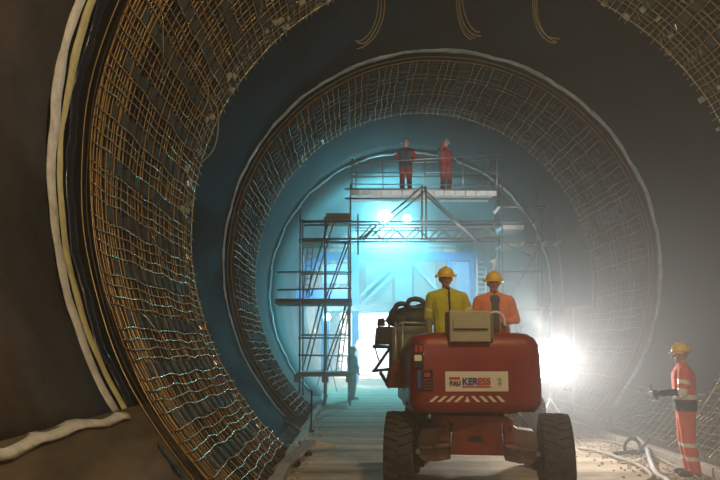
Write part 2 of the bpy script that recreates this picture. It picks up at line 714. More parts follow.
MB().bar(c+Vector((.15, 0, .1)), c+Vector((.32, .1, .25)), .03, .03).build('handle', 'black', cl)

# boards and bits on the left kerb
c0 = gp(279, 470, .10)
c1 = gp(311, 441, .22)
mb = MB()
mb.bar(c0, c1, .20, .035)
tag(mb.build('wooden_board', 'wood', bevel=.004), 'brown wooden board leaning across the left kerb', 'board')
mb = MB()
mb.bar(gp(300, 443, .20), gp(334, 446, .10), .14, .06)
tag(mb.build('wooden_plank', 'wood_pale', bevel=.004), 'short pale timber with a cut end lying on the floor beside the left kerb', 'plank')
pk = [(293, 468), (297, 466), (307, 456)]
for i, (x, y) in enumerate(pk):
    p = gp(x, y, .0)
    mb = MB()
    mb.ball(p+Vector((0, 0, .06)), (.05+.02*(i % 2), .06, .06), 8)
    mb.box(p+Vector((.02, .05, .03)), (.11, .06, .06), Matrix.Rotation(.6+i, 3, 'Z'))
    tag(mb.build('dark_stone', 'black'), ['small dark lump on the floor nearest the camera by the left kerb', 'dark lump touching the kerb just behind the nearest one', 'single dark lump beside the short pale timber'][i], 'stone')
p = gp(311, 432, 0)
pole = thing('marker_pole', 'thin dark marker pole standing at the left kerb', 'pole', p)
MB().tube([p, p+Vector((.01, 0, .85))], .018, 8).build('shaft', 'black', pole)
MB().box(p+Vector((0, 0, .02)), (.14, .14, .04)).build('foot', 'black', pole)
MB().ball(p+Vector((.01, 0, .86)), .03, 8).build('tip', 'spacer_pale', pole)
# debris near the left wall
wire('bent_pipe', [gp(283, 421, .05), gp(290, 424, .18), gp(300, 431, .12), gp(303, 438, .04)], .04, 'spacer_pale', 'bent pale pipe stub between the left wall and kerb', 'pipe')

# ------------------------------------------------------------------ hanging cables
for lab, Y, strands in (
    ('left one of the three cable bundles hanging under the roof', 12.9, [[(380, -18), (381, 10), (376, 28), (366, 42), (357, 43)], [(384, -18), (384, 12), (377, 33), (366, 45), (357, 49)], [(377, -18), (378, 8), (372, 29), (362, 40), (355, 41)]]),
    ('middle one of the three cable bundles hanging under the roof', 12.9, [[(459, -18), (460, 8), (464, 24), (472, 34), (481, 36)], [(456, -18), (457, 10), (461, 27), (466, 36), (472, 40)], [(461, -18), (463, 6), (468, 22), (475, 31), (480, 32)], [(458, -18), (459, 12), (464, 29), (470, 36), (475, 38)]]),
    ('rightmost of the three cable bundles hanging under the roof', 12.9, [[(534, -18), (535, 8), (538, 24), (547, 36), (560, 39)], [(537, -18), (537, 10), (541, 27), (549, 38), (557, 42)], [(533, -18), (533, 10), (538, 30), (548, 41), (556, 43)]])):
    top = at(strands[0][0][0], strands[0][0][1], Y)
    root = thing('cable_bundle', lab, 'cables', top, group='cable bundles hanging from the roof')
    for k, s in enumerate(strands):
        pts = [at(x, y, Y+.05*k) for x, y in s]
        o = wire('cable', pts, .013, 'cable', None, None)
        o.parent = root
        o.matrix_parent_inverse = world(root).inverted()
wire('loop_hose', [at(199, 92, 11), at(210, 96, 10.9), at(217, 108, 10.8), at(218, 130, 10.7), at(213, 150, 10.8), at(201, 163, 10.9)], .014, 'cable', 'thin pale hose looping off the left rebar cage', 'hose')
wire('loop_hose', [at(170, 22, 10.2), at(180, 40, 10.1), at(196, 66, 10.2), at(208, 88, 10.5), at(205, 108, 10.6), at(195, 119, 10.7)], .012, 'cable', 'thin brown cable trailing down the upper left rebar cage', 'cable')


# ------------------------------------------------------------------ people
def caps_dist(P, a, b_, r0, r1):
    ab = b_-a
    L2 = float(ab @ ab)+1e-12
    t = np.clip(((P-a) @ ab)/L2, 0, 1)
    d = np.linalg.norm(P-(a+t[:, None]*ab), axis=1)-(r0+(r1-r0)*t)
    return d, t


def capsule(mb, a, b_, r0, r1):
    a, b_ = Vector(a), Vector(b_)
    d = b_-a
    n = 6
    pts, rs = [], []
    L = max(d.length, 1e-5)
    u = d/L if d.length > 1e-5 else Vector((0, 0, 1))
    for k in range(4):
        an = PI/2*k/4
        pts.append(a-u*r0*math.cos(an))
        rs.append(max(.0015, r0*math.sin(an)))
    for k in range(5):
        t = k/4
        pts.append(a+d*t)
        rs.append(r0+(r1-r0)*t)
    for k in range(1, 5):
        an = PI/2*k/4
        pts.append(b_+u*r1*math.sin(an))
        rs.append(max(.0015, r1*math.cos(an)))
    mb.tube(pts, rs, 12)


def person(label, loc, rz, look, arms, legs=None, size=1., vox=.011, bulk=1.14, lean=(0, 0), group=None, helmet='helmet', hands=('open', 'open'), head_turn=0., extra=None):
    """local frame: the figure faces -y, its height is 1.78 m times size"""
    J = {}
    lx, ly = lean
    jk, tr, sl = look['jacket'], look['trousers'], look.get('sleeve', look['jacket'])
    C = []   # a, b, r0, r1, material, bone

    def cap(a, b_, r0, r1, m_, bone=''):
        if bone in ('torso', 'arm', 'thigh', 'shin'):
            r0, r1 = r0*bulk, r1*bulk
        C.append((Vector(a), Vector(b_), r0, r1, m_, bone))
    legs = legs or {-1: ((-.11, -.02, .50), (-.12, .03, .09)), 1: ((.11, -.02, .50), (.12, .03, .09))}
    hip = Vector((0, 0, .95))
    sh = Vector((lx, ly, 1.43))

    def sp(x, y, z):     # a point of the trunk following the lean
        t = (z-.95)/.48
        return Vector((x+lx*t, y+ly*t, z))
    for s in (-1, 1):
        kn, an = [Vector(q) for q in legs[s]]
        hp = Vector((s*.095, 0, .92))
        cap(hp, kn, .098, .070, tr, 'thigh')
        cap(kn, an, .072, .060, tr, 'shin')
        cap(an, an+Vector((0, .0, -.035)), .055, .052, 'boot', 'boot')
        f = an+Vector((s*.02, -.17, -.045))
        cap(an+Vector((0, .03, -.045)), f, .048, .042, 'boot', 'boot')
        cap(sp(s*.075, 0, .93), sp(s*.075, .0, 1.12), .115, .112, look.get('hem', jk), 'torso')
        cap(sp(s*.075, 0, 1.12), sp(s*.095, 0, 1.34), .112, .115, jk, 'torso')
        cap(sp(s*.03, .0, 1.44), sp(s*.165, .005, 1.40), .078, .075, jk, 'torso')
        el, wr = [Vector(q) for q in arms[s]]
        S = sp(s*.205, .005, 1.40)
        cap(S, el, .068, .052, sl, 'arm')
        cap(el, wr, .052, .040, look.get('cuff', sl), 'forearm')
        d = (wr-el).normalized()
        pn = wr+d*.02
        hm = look.get('hand', 'skin')
        cap(wr, wr+d*.03, .030, .030, hm, 'hand')
        # palm, four fingers and a thumb
        side = Vector((0, 0, 1)).cross(d)
        if side.length < .3:
            side = Vector((0, 1, 0))
        side.normalize()
        nrm = d.cross(side).normalized()
        if hands[0 if s < 0 else 1] == 'grip':
            curl = 1.25
        else:
            curl = .35
        inner = nrm if nrm.dot(Vector((-s, 0, -.2))) > 0 else -nrm
        for q in (-1.5, -.5, .5, 1.5):
            base = pn+d*.07+side*q*.019
            cap(pn+side*q*.012, base, .017, .014, hm, 'hand')
            ln = .042-.004*abs(q+.5)
            k1 = base+(d*math.cos(curl)+inner*math.sin(curl))*ln
            k2 = k1+(d*math.cos(curl*1.8)+inner*math.sin(curl*1.8))*ln*.8
            cap(base, k1, .0115, .0105, hm, 'hand')
            cap(k1, k2, .0105, .009, hm, 'hand')
        tb = pn+side*-.03
        t1_ = tb+(d*.6-side*.7+inner*.3).normalized()*.04
        cap(pn, tb, .016, .014, hm, 'hand')
        cap(tb, t1_, .013, .0115, hm, 'hand')
        cap(t1_, t1_+(d*.9+inner*.4).normalized()*.032, .0115, .0095, hm, 'hand')
    # neck and head
    nk_ = sp(0, .0, 1.44)
    hd = sp(0, -.015, 1.635)+Vector((lx*.2, ly*.2, 0))
    cap(nk_, hd+Vector((0, .01, -.06)), .056, .052, 'skin', 'neck')
    cap(nk_+Vector((0, 0, -.01)), nk_+Vector((0, .004, .045)), .082, .070, look.get('collar', jk), 'collar')
    Rm = Matrix.Rotation(head_turn, 3, 'Z')

    def hpnt(x, y, z):
        return hd+Rm @ Vector((x, y, z))
    cap(hpnt(0, .02, .03), hpnt(0, -.005, .0), .088, .082, 'skin', 'head')
    cap(hpnt(0, -.02, -.03), hpnt(0, -.045, -.072), .066, .040, 'skin', 'head')
    cap(hpnt(0, -.085, .005), hpnt(0, -.108, -.028), .010, .015, 'skin', 'head')
    for s in (-1, 1):
        cap(hpnt(s*.082, .01, .015), hpnt(s*.084, .014, -.02), .016, .012, 'skin', 'head')
        cap(hpnt(s*.035, -.055, -.02), hpnt(s*.045, -.03, -.05), .028, .02, 'skin', 'head')
    if look.get('front'):
        cap(sp(0, -.075, 1.02), sp(0, -.062, 1.40), .070, .082, look['front'], 'front')
    mb = MB()
    for a, b_, r0, r1, m_, bone in C:
        capsule(mb, a, b_, r0, r1)
    me = mb.mesh('tmp')
    tmp = bpy.data.objects.new('tmp', me)
    COL.objects.link(tmp)
    md = tmp.modifiers.new('r', 'REMESH')
    md.mode = 'VOXEL'
    md.voxel_size = vox
    md.adaptivity = 0
    md2 = tmp.modifiers.new('s', 'SMOOTH')
    md2.factor = .5
    md2.iterations = 2
    dg = bpy.context.evaluated_depsgraph_get()
    dg.update()
    body = bpy.data.meshes.new_from_object(tmp.evaluated_get(dg))
    bpy.data.objects.remove(tmp)
    body.name = 'person'
    names = []

    def mi(nm):
        if nm not in names:
            names.append(nm)
        return names.index(nm)
    nf = len(body.polygons)
    cen = np.empty(nf*3)
    body.polygons.foreach_get('center', cen)
    cen = cen.reshape(-1, 3)
    best = np.full(nf, 1e9)
    bi = np.zeros(nf, int)
    bt = np.zeros(nf)
    for i, (a, b_, r0, r1, m_, bone) in enumerate(C):
        d, t = caps_dist(cen, np.array(a), np.array(b_), r0, r1)
        w = d < best
        best[w] = d[w]
        bi[w] = i
        bt[w] = t[w]
    idx = np.array([mi(c[4]) for c in C])[bi]
    bones = [c[5] for c in C]
    zb = look.get('zbands', [])
    ab_ = look.get('armbands', [])
    rf = mi('reflective')
    for z0, z1, bn in zb:
        k = (cen[:, 2] > z0) & (cen[:, 2] < z1) & np.array([bones[i] in bn for i in bi])
        idx[k] = rf
    for bn, t0, t1x in ab_:
        k = (bt > t0) & (bt < t1x) & np.array([bones[i] == bn for i in bi])
        idx[k] = rf
    if look.get('zip'):
        k = (np.abs(cen[:, 0]-lx*.5) < .012) & (cen[:, 1] < -.03) & np.array([bones[i] in ('torso', 'front') for i in bi])
        idx[k] = mi(look['zip'])
    if look.get('hem'):
        hz = look.get('hemz', 1.05)
        k = (cen[:, 2] < hz) & (cen[:, 2] > .88) & np.array([bones[i] in ('torso', 'thigh') for i in bi])
        k2 = np.array([bones[i] == 'torso' for i in bi]) & ~k & (idx != rf)
        idx[k] = mi(look['hem'])
        idx[k2] = mi(jk)
    body.materials.clear()
    for q in names:
        body.materials.append(MATS[q])
    body.polygons.foreach_set('material_index', idx.astype(np.int32))
    body.shade_smooth()
    T = Matrix.Translation(loc) @ Matrix.Rotation(rz, 4, 'Z') @ Matrix.Scale(size, 4)
    o = bpy.data.objects.new('person', body)
    COL.objects.link(o)
    o.matrix_basis = T
    tag(o, label, 'person', group)
    # eyes and mouth
    mb = MB()
    for s in (-1, 1):
        mb.ball(hpnt(s*.032, -.083, .012), (.012, .008, .007), 8)
    e = mb.build('eyes', 'eye', smooth=True)
    mb = MB()
    mb.ball(hpnt(0, -.092, -.055), (.022, .010, .006), 8)
    mo = mb.build('mouth', 'mouth', smooth=True)
    # helmet
    mb = MB()
    pr = [(.116, 0), (.113, .03), (.106, .062), (.090, .090), (.064, .112), (.032, .124), (.004, .128)]
    mb.lathe(pr, (0, 0, 0), 'z', 28)
    mb.v = [(x*.94, y*1.12, z) for x, y, z in mb.v]
    vs, n_ = [], 20
    for k in range(n_+1):
        a = PI+PI*k/n_
        for rr, zz in ((.102, .0), (.102, .014), (.142, -.010), (.140, -.020)):
            vs.append((rr*math.cos(a)*(.97 if rr > .12 else 1.06), rr*math.sin(a)*1.12, zz))
    fs = []
    for k in range(n_):
        for q in range(4):
            w = (q+1) % 4
            fs.append((k*4+q, k*4+w, (k+1)*4+w, (k+1)*4+q))
    fs += [(0, 1, 2, 3), tuple(n_*4+q for q in (3, 2, 1, 0))]
    mb.add(vs, fs)
    mb.box((0, .02, .126), (.028, .15, .016))
    T2 = Matrix.Translation(hpnt(0, .006, .040)) @ Matrix.Rotation(head_turn, 4, 'Z')
    mb.v = [tuple(T2 @ Vector(v)) for v in mb.v]
    h = mb.build('helmet', helmet, smooth=False, bevel=0)
    h.data.shade_smooth()
    kids = [e, mo, h]
    if look.get('muffs'):
        for s in (-1, 1):
            mb = MB()
            mb.lathe([(.018, 0), (.026, .005), (.026, .022), (.016, .03)], (0, 0, 0), 'x', 12)
            c_ = hpnt(s*.115, .0, .045)
            mb.v = [(x*s+c_.x, y+c_.y, z+c_.z) for x, y, z in mb.v]
            kids.append(mb.build('ear_defender', 'helmet', smooth=True))
    for k in kids:
        k.parent = o
    if extra:
        extra(o, C, sp)
    return o


# worker at the right wall, seen from the side, facing the machine
hv = dict(jacket='hv_orange', trousers='hv_orange', hem='navy', hemz=1.03, collar='navy', cuff='navy', hand='glove',
          zbands=[(1.04, 1.10, ('torso',)), (.40, .45, ('shin', 'thigh')), (.22, .27, ('shin',))],
          armbands=[('arm', .42, .62), ('arm', .86, 1.01)])
px_ = at(686, 470, 9.9)
w = person('worker in orange jacket and trousers with yellow helmet standing beside the right wall',
           (px_.x+.05, 9.9, .0), -PI/2-R_(20), hv,
           {-1: ((-.27, -.04, 1.14), (-.16, -.28, 1.09)), 1: ((.27, -.04, 1.14), (.15, -.29, 1.12))},
           legs={-1: ((-.09, -.03, .50), (-.10, .02, .09)), 1: ((.10, .0, .50), (.10, .06, .09))},
           size=1.0, vox=.009, bulk=1.32, hands=('grip', 'grip'), head_turn=R_(12))
# the dark gadget he holds
T = world(w)
g = thing('hand_radio', 'small black handset held by the worker beside the right wall', 'handset', T @ Vector((-.02, -.40, 1.03)))
MB().box(T @ Vector((-.01, -.40, 1.10)), (.07, .16, .09), Matrix.Rotation(-.2, 3, 'Y')).build('casing', 'black', g, bevel=.008)
MB().tube([T @ Vector((.02, -.42, 1.14)), T @ Vector((.03, -.43, 1.23))], .008, 6).build('aerial', 'black', g)

DECK = .99
p1 = at(447, 300, 9.2)
lk = dict(jacket='hv_yellow', trousers='olive', collar='navy', zip='navy', cuff='olive', muffs=True, armbands=[('arm', .55, .68)])
person('worker in yellow hi-vis jacket standing on the red machine, facing the camera', (p1.x+.02, 9.2, DECK), R_(4), lk,
       {-1: ((-.27, .04, 1.14), (-.27, -.08, .92)), 1: ((.29, .0, 1.15), (.20, -.20, 1.06))},
       size=1.0, vox=.009, head_turn=0, lean=(-.02, 0))
p2 = at(494, 300, 9.25)
lk = dict(jacket='hv_orange_pale', trousers='navy', collar='dark_vest', front='dark_vest', cuff='hv_orange_pale', muffs=True, hand='glove')
person('worker in orange jacket over dark vest standing on the red machine', (p2.x+.0, 9.25, DECK), R_(-4), lk,
       {-1: ((-.28, .02, 1.14), (-.16, -.20, 1.05)), 1: ((.29, .0, 1.14), (.13, -.22, 1.10))},
       size=.97, vox=.009, hands=('grip', 'grip'))

# ------------------------------------------------------------------ the red boom lift
LX = 1.43
root = thing('boom_lift', 'dusty red wheeled boom lift seen from behind with white banner', 'boom lift', (LX, 8.6, 0))
# wheels: local axis x
def tyre_mesh():
    mb = MB()
    r = .50
    w_ = .165
    prof = [(.27, -w_*.8), (.30, -w_*.95), (.40, -w_*1.02), (.462, -w_*.92), (.478, -w_*.7), (.478, w_*.7), (.462, w_*.92), (.40, w_*1.02), (.30, w_*.95), (.27, w_*.8)]
    mb.lathe(prof, (0, 0, 0), 'x', 44, cap=False)
    nl = 30
    for k in range(nl):
        a = 2*PI*k/nl
        for s in (-1, 1):
            aa = a+(PI/nl if s > 0 else 0)
            seg = []
            for q, (xx, rr, da) in enumerate(((.008*s, .47, -.03), (.09*s, .47, .02), (.155*s, .462, .10), (.170*s, .40, .13))):
                seg.append((xx, aa+da, rr))
            for q in range(3):
                (x0, a0, r0), (x1, a1, r1) = seg[q], seg[q+1]
                hw = .036
                vs = []
                for (xx, an, rr) in ((x0, a0, r0), (x1, a1, r1)):
                    hi = rr+.028 if q < 2 or xx == x0 else rr
                    for dd in (-hw, hw):
                        for h_ in (rr-.01, hi):
                            vs.append((xx, h_*math.sin(an+dd), h_*math.cos(an+dd)))
                mb.add(vs, [(0, 1, 3, 2), (4, 6, 7, 5), (0, 4, 5, 1), (2, 3, 7, 6), (0, 2, 6, 4), (1, 5, 7, 3)])
    return mb.mesh('tyre', 'rubber')


def rim_mesh():
    mb = MB()
    mb.lathe([(.27, -.13), (.285, -.145), (.26, -.12), (.22, -.06), (.10, -.05), (.09, -.10), (.04, -.10), (.04, .0), (.04, .10), (.09, .10), (.10, .05), (.22, .06), (.26, .12), (.285, .145), (.27, .13)], (0, 0, 0), 'x', 28)
    for k in range(8):
        a = 2*PI*k/8
        for s in (-1, 1):
            mb.lathe([(.014, -.012), (.014, .012)], (s*.062, .16*math.cos(a), .16*math.sin(a)), 'x', 6)
    return mb.mesh('rim', 'rim')


tm, rm = tyre_mesh(), rim_mesh()
for (x, y, rz) in ((.56, 8.2, R_(1.5)), (2.29, 8.2, R_(0)), (.56, 10.9, 0), (2.29, 10.9, 0)):
    o = bpy.data.objects.new('tyre', tm)
    COL.objects.link(o)
    o.parent = root
    o.matrix_parent_inverse = world(root).inverted()
    o.location = (x, y, .508)
    o.rotation_euler = (random.random(), 0, rz) if False else (0, 0, rz)
    q = bpy.data.objects.new('rim', rm)
    COL.objects.link(q)
    q.parent = o
# chassis
mb = MB()
mb.prism([(1.13, .56), (1.17, .90), (1.10, .93), (1.12, .985), (1.74, .985), (1.76, .93), (1.69, .90), (1.73, .56)], 7.98, 11.2)
mb.build('chassis', 'red_dirty', root, bevel=.012)
MB().box((LX-.02, 7.975, .745), (.16, .02, .05)).build('towing_slot', 'black', root)
for yy in (8.2, 10.9):
    for s in (-1, 1):
        mb = MB()
        mb.m('axle').prism([(LX+s*.30, .50), (LX+s*.30, .86), (LX+s*.37, .90), (LX+s*.44, .84), (LX+s*.62, .82), (LX+s*.66, .74), (LX+s*.66, .52), (LX+s*.60, .47), (LX+s*.45, .47)], yy-.14, yy+.14)
        mb.build('axle_arm', None, root, bevel=.01)
        mb = MB()
        mb.m('black').lathe([(.075, -.14), (.085, -.1), (.085, .1), (.075, .14)], (LX+s*.68, yy, .53), 'z', 14)
        mb.m('rim').lathe([(.03, -.02), (.03, .02)], (LX+s*.66, yy-.15, .58), 'y', 10)
        mb.m('black').box((LX+s*.70, yy, .36+.02), (.09, .16, .10))
        mb.build('steering_knuckle', None, root)
        mb = MB()
        mb.m('red_dirty').prism([(LX+s*.30, .70), (LX+s*.30, .98), (LX+s*.345, .98), (LX+s*.40, .93), (LX+s*.40, .70)], yy-.2, yy-.165)
        mb.m('black').lathe([(.02, -.02), (.02, .02)], (LX+s*.36, yy-.2, .86), 'y', 8)
        mb.build('bracket', None, root)
        mb = MB()
        mb.tube([(LX+s*.30, yy-.18, .66), (LX+s*.48, yy-.18, .63)], .032, 10)
        mb.tube([(LX+s*.48, yy-.18, .63), (LX+s*.64, yy-.17, .61)], .016, 8)
        mb.build('steering_ram', 'axle', root, smooth=True)
PIV = Matrix.Translation((LX, 8.2, 0))
YAWM = PIV @ Matrix.Rotation(R_(-9.5), 4, 'Z') @ PIV.inverted()
for o in list(root.children):
    o.matrix_basis = YAWM @ o.matrix_basis
MB().lathe([(.36, .985), (.40, 1.0), (.40, 1.05), (.30, 1.06)], (LX+.1, 8.75, 0), 'z', 32).build('slew_ring', 'black', root)


# rear counterweight body with rounded plan corners, slightly wider at the middle
def rounded_body(x0, x1, y0, y1, levels, rc, seg=8):
    mb = MB()
    vs = []
    cnt = 0
    for (z, ins) in levels:
        a0, a1, b0, b1 = x0+ins, x1-ins, y0+ins, y1
        ring = []
        for (cx, cy, st) in ((a0+rc, b0+rc, 180), (a1-rc, b0+rc, 270)):
            for k in range(seg+1):
                a = R_(st+90*k/seg)
                ring.append((cx+rc*math.cos(a), cy+rc*math.sin(a), z))
        ring += [(a1, b1, z), (a0, b1, z)]
        cnt = len(ring)
        vs += ring
    fs = [tuple(range(cnt))[::-1], tuple((len(levels)-1)*cnt+k for k in range(cnt))]
    for i in range(len(levels)-1):
        for k in range(cnt):
            l = (k+1) % cnt
            fs.append((i*cnt+k, i*cnt+l, (i+1)*cnt+l, (i+1)*cnt+k))
    mb.add(vs, fs)
    return mb


BX0, BX1, BY = .655, 2.125, 7.82
mb = rounded_body(BX0, BX1, BY, 8.72, [(1.03, .06), (1.10, .01), (1.14, 0), (1.62, 0), (1.76, .015), (1.84, .05), (1.885, .11), (1.905, .20)], .16)
body = mb.build('counterweight', 'red_paint', root, smooth=False, bevel=.01)
body.data.shade_smooth()
# side wings of the turntable in front of the workers
for s, x in ((-1, BX0+.09), (1, BX1-.09)):
    mb = MB()
    mb.prism([(x-.08, 1.04), (x-.08, 1.66), (x-.04, 1.76), (x+.04, 1.76), (x+.08, 1.66), (x+.08, 1.04)], 8.73, 10.2)
    mb.build('side_cowling', 'red_paint', root, bevel=.015)
MB().box((LX-.04, 9.62, .96), (1.28, 1.75, .05)).build('deck_plate', 'rim', root)


def rear(px, py):
    p = at(px, py, BY)
    return p.x, p.z


def rear_box(name, x0, y0, x1, y1, dpt, material, parent=root, out=.0, bevel=.004):
    a, b_ = rear(x0, y0), rear(x1, y1)
    return MB().box(((a[0]+b_[0])/2, BY-out-dpt/2+.004, (a[1]+b_[1])/2), (abs(b_[0]-a[0]), dpt, abs(b_[1]-a[1])), None).build(name, material, parent, bevel=bevel)


# tail light clusters and the dark vent panel
for nm, q in (('tail_light_cluster', 0),):
    tl = rear_box('tail_light_cluster', 413.5, 344, 423.5, 368, .025, 'black')
    rear_box('red_lens', 414.5, 345.5, 417.5, 352.5, .012, 'lens_red', tl, .022)
    rear_box('reversing_lens', 418.5, 345.5, 422.5, 352.5, .012, 'lens_red', tl, .022)
    rear_box('white_lens', 414, 355, 421.5, 361, .014, 'lens_white', tl, .022)
vp = rear_box('vent_panel', 416.5, 370, 433, 391, .02, 'black')
rear_box('blue_plate', 417, 371, 421, 388, .012, 'blue_plate', vp, .018)
rear_box('red_socket', 424, 373, 430, 377, .02, 'letter_red', vp, .018)
for k in range(4):
    rear_box('vent_slat', 423, 379+k*3, 432, 380.2+k*3, .015, 'red_dirty', vp, .016, bevel=0)
bn = rear_box('banner', 445, 371.5, 508.5, 391.5, .012, 'white', out=.0)


def text(s, px, py, hpx, material, parent, y=BY-.016, sx=1.):
    c_ = bpy.data.curves.new('lettering', 'FONT')
    c_.body = s
    c_.size = hpx*BY/F*1.38
    c_.extrude = .002
    c_.offset = .0035
    c_.materials.append(MATS[material])
    tmp = bpy.data.objects.new('tmp', c_)
    COL.objects.link(tmp)
    dg = bpy.context.evaluated_depsgraph_get()
    dg.update()
    me = bpy.data.meshes.new_from_object(tmp.evaluated_get(dg))
    bpy.data.objects.remove(tmp)
    o = bpy.data.objects.new('lettering', me)
    COL.objects.link(o)
    p = rear(px, py)
    o.location = (p[0], y, p[1])
    o.rotation_euler = (PI/2, 0, 0)
    o.scale = (sx, 1, 1)
    o.parent = parent
    o.matrix_parent_inverse = world(parent).inverted()
    return o


yl = rear_box('logo_block', 449, 380.5, 460, 385.3, .004, 'letter_yellow', bn, .012, bevel=0)
rear_box('logo_bar', 449, 377, 460, 379.5, .004, 'letter_red', bn, .012, bevel=0)
text('BAU', 449.6, 385, 4.0, 'letter_blue', bn, y=BY-.02)
text('KER', 462, 384.5, 6.6, 'letter_blue', bn, sx=.98)
text('ESS', 477.5, 384.5, 6.6, 'letter_red', bn, sx=.98)
text('2', 497.5, 384, 6, 'letter_grey', bn)
rear_box('logo_underline', 462, 386.2, 491, 387.6, .003, 'letter_red', bn, .012, bevel=0)
# red and white chevrons along the lower edge
ch = MB()
cv = []
for k in range(9):
    x = 434+k*8.3
    sk = 3.2 if k < 4 else (-3.2 if k > 4 else 0)
    if k == 4:
        poly = [(x-2.5, 402), (x, 396), (x+2.5, 402)]
    else:
        poly = [(x-2-sk, 402), (x+1.6-sk, 402), (x+2+sk, 396), (x-1.6+sk, 396)]
    cv = [rear(*q) for q in poly]
    ch.prism(cv, BY-.010, BY+.004)
ch.build('chevron_marking', 'white', root)
# light grey box behind the rear body
mb = MB()
a, b_ = at(449, 310.5, 7.8), at(491, 342, 7.8)
xc, zc = (a.x+b_.x)/2, (a.z+b_.z)/2
mb.box((xc, 7.98, zc), (b_.x-a.x, .40, a.z-b_.z))
hb = mb.build('control_box', 'box_grey', root, bevel=.015)
a1, b1 = at(453, 318.5, 7.78), at(487.5, 328.5, 7.78)
MB().box(((a1.x+b1.x)/2, 7.78, (a1.z+b1.z)/2), (b1.x-a1.x, .03, a1.z-b1.z)).build('lid', 'box_grey', hb, bevel=.004)
MB().box(((a1.x+b1.x)/2, 7.775, b1.z-.008), (b1.x-a1.x, .02, .018)).build('slot', 'black', hb)
MB().box((b_.x+.02, 7.98, zc-.0), (.03, .34, .28)).build('side_plate', 'box_grey_dark', hb)
# loop handle on the box side and a pale strap by the second worker
pts = [at(490, 314, 8.5), at(495, 312, 8.5), at(501, 314, 8.5), at(504, 319, 8.5), at(505, 326, 8.5)]
w_ = wire('grab_handle', pts, .018, 'white', None, None)
w_.parent = root
w_.matrix_parent_inverse = world(root).inverted()
# low guard rail at the left with two pale uprights
YR = 9.6
rl = []
for px in (395.5, 402.5):
    a, b_ = at(px, 322, YR), at(px, 387, YR)
    MB().tube([b_, a], .016, 8).build('rail_post', 'galv', root, smooth=True)
MB().tube([at(395, 327, YR), at(402, 322.5, YR), at(418, 323, YR), at(434, 324, YR)], .016, 8).build('hand_rail', 'galv', root, smooth=True)
# mesh panel and dark boom side behind the rail
def poly_px(mb, pts, Y0, Y1):
    f_ = [at(x, y, Y0) for x, y in pts]
    mb.prism([(p.x, p.z) for p in f_], Y0, Y1)
    return mb
poly_px(MB(), [(391, 331), (396, 326), (432, 326), (432, 380), (391, 380)], YR+.15, YR+.7).build('boom_housing', 'box_grey_dark', root, bevel=.02)
poly_px(MB(), [(387, 388), (390, 372), (396, 360), (412, 355), (412, 388)], YR-.1, YR+.5).build('step_box', 'red_dirty', root, bevel=.02)
# folding side table: dark box on a scissor bracket
poly_px(MB(), [(373, 346), (374, 344.5), (392, 345.5), (392, 348.5), (374, 348.5)], YR+.2, YR+.6).build('side_shelf', 'black', root)
mb = MB()
mb.bar(at(375, 348, YR+.3), at(379, 361, YR+.3), .018, .03)
mb.bar(at(390, 348, YR+.3), at(374, 371, YR+.3), .025, .04)
mb.bar(at(372, 371, YR+.3), at(392, 369, YR+.3), .03, .04)
mb.bar(at(380, 372, YR+.3), at(390, 388, YR+.3), .03, .05)
mb.build('shelf_bracket', 'black', root)

# dark tool case and hoses riding on the lift
tb_ = thing('tool_case', 'black tool case on the shelf at the left side of the lift', 'tool case', at(383, 345, YR+.4))
poly_px(MB(), [(375, 344.6), (376.5, 328), (379, 326), (394, 327), (394, 344.6)], YR+.22, YR+.55).build('case', 'black', tb_, bevel=.012)
wire_ = wire('carry_handle', [at(379, 327, YR+.35), at(380, 322, YR+.35), at(388, 321, YR+.35), at(389, 327, YR+.35)], .014, 'black', None, None)
wire_.parent = tb_
wire_.matrix_parent_inverse = world(tb_).inverted()
o = poly_px(MB(), [(377.5, 325.5), (378, 319), (384, 318), (385.5, 325.5)], YR+.25, YR+.45).build('case_lid_tool', 'black', tb_, bevel=.01)
sackb = MB()
sackb.ball(at(413, 318, YR+.45), (.36, .28, .17), 18)
sackb.ball(at(424, 313, YR+.45), (.22, .25, .14), 16)
sackb.ball(at(400, 320, YR+.40), (.20, .22, .11), 14)
tag(sackb.build('black_sack', 'black', smooth=True), 'lumpy black sack heaped on top of the boom beside the yellow worker', 'sack')
for k, (pts, lab) in enumerate((
    ([(408, 303), (410, 300), (416, 299), (422, 301), (424, 305), (418, 308), (409, 307), (407, 303)], 'coiled black hose lying highest on the black sack'),
    ([(394, 310), (398, 304.5), (404, 304), (408, 307), (412, 312)], 'black hose arching over the left edge of the black sack'),
    ([(391, 322), (391, 315), (394, 310), (398, 313), (396, 319), (400, 324)], 'black hose looping lowest at the left of the black sack'))):
    wire('black_hose', [at(x, y, YR+.25+.04*k) for x, y in pts], .036, 'black_shiny', lab, 'hose', group='black hoses on the lift')


# ------------------------------------------------------------------ scaffold
YS = 22.0
TB = .027


def tubes(root_, name, segs, rad=TB, material='galv', Y=YS):
    for (x0, y0, x1, y1, *rest) in segs:
        dy0 = rest[0] if rest else 0
        dy1 = rest[1] if len(rest) > 1 else dy0
        MB().tube([at(x0, y0, Y+dy0), at(x1, y1, Y+dy1)], rad, 8).build(name, material, root_, smooth=True)


def deck(root_, name, x0, x1, y, Y0, Y1, material, thick=.06):
    a, b_ = at(x0, y, Y0), at(x1, y, Y0)
    return MB().box(((a.x+b_.x)/2, (Y0+Y1)/2, a.z-thick/2), (b_.x-a.x, Y1-Y0, thick)).build(name, material, root_)


def fy(px, Y):
    """the photo row of the floor under column px at depth Y"""
    lo, hi = 300., 700.
    for _ in range(40):
        m_ = (lo+hi)/2
        if at(px, m_, Y).z > .01:
            lo = m_
        else:
            hi = m_
    return lo


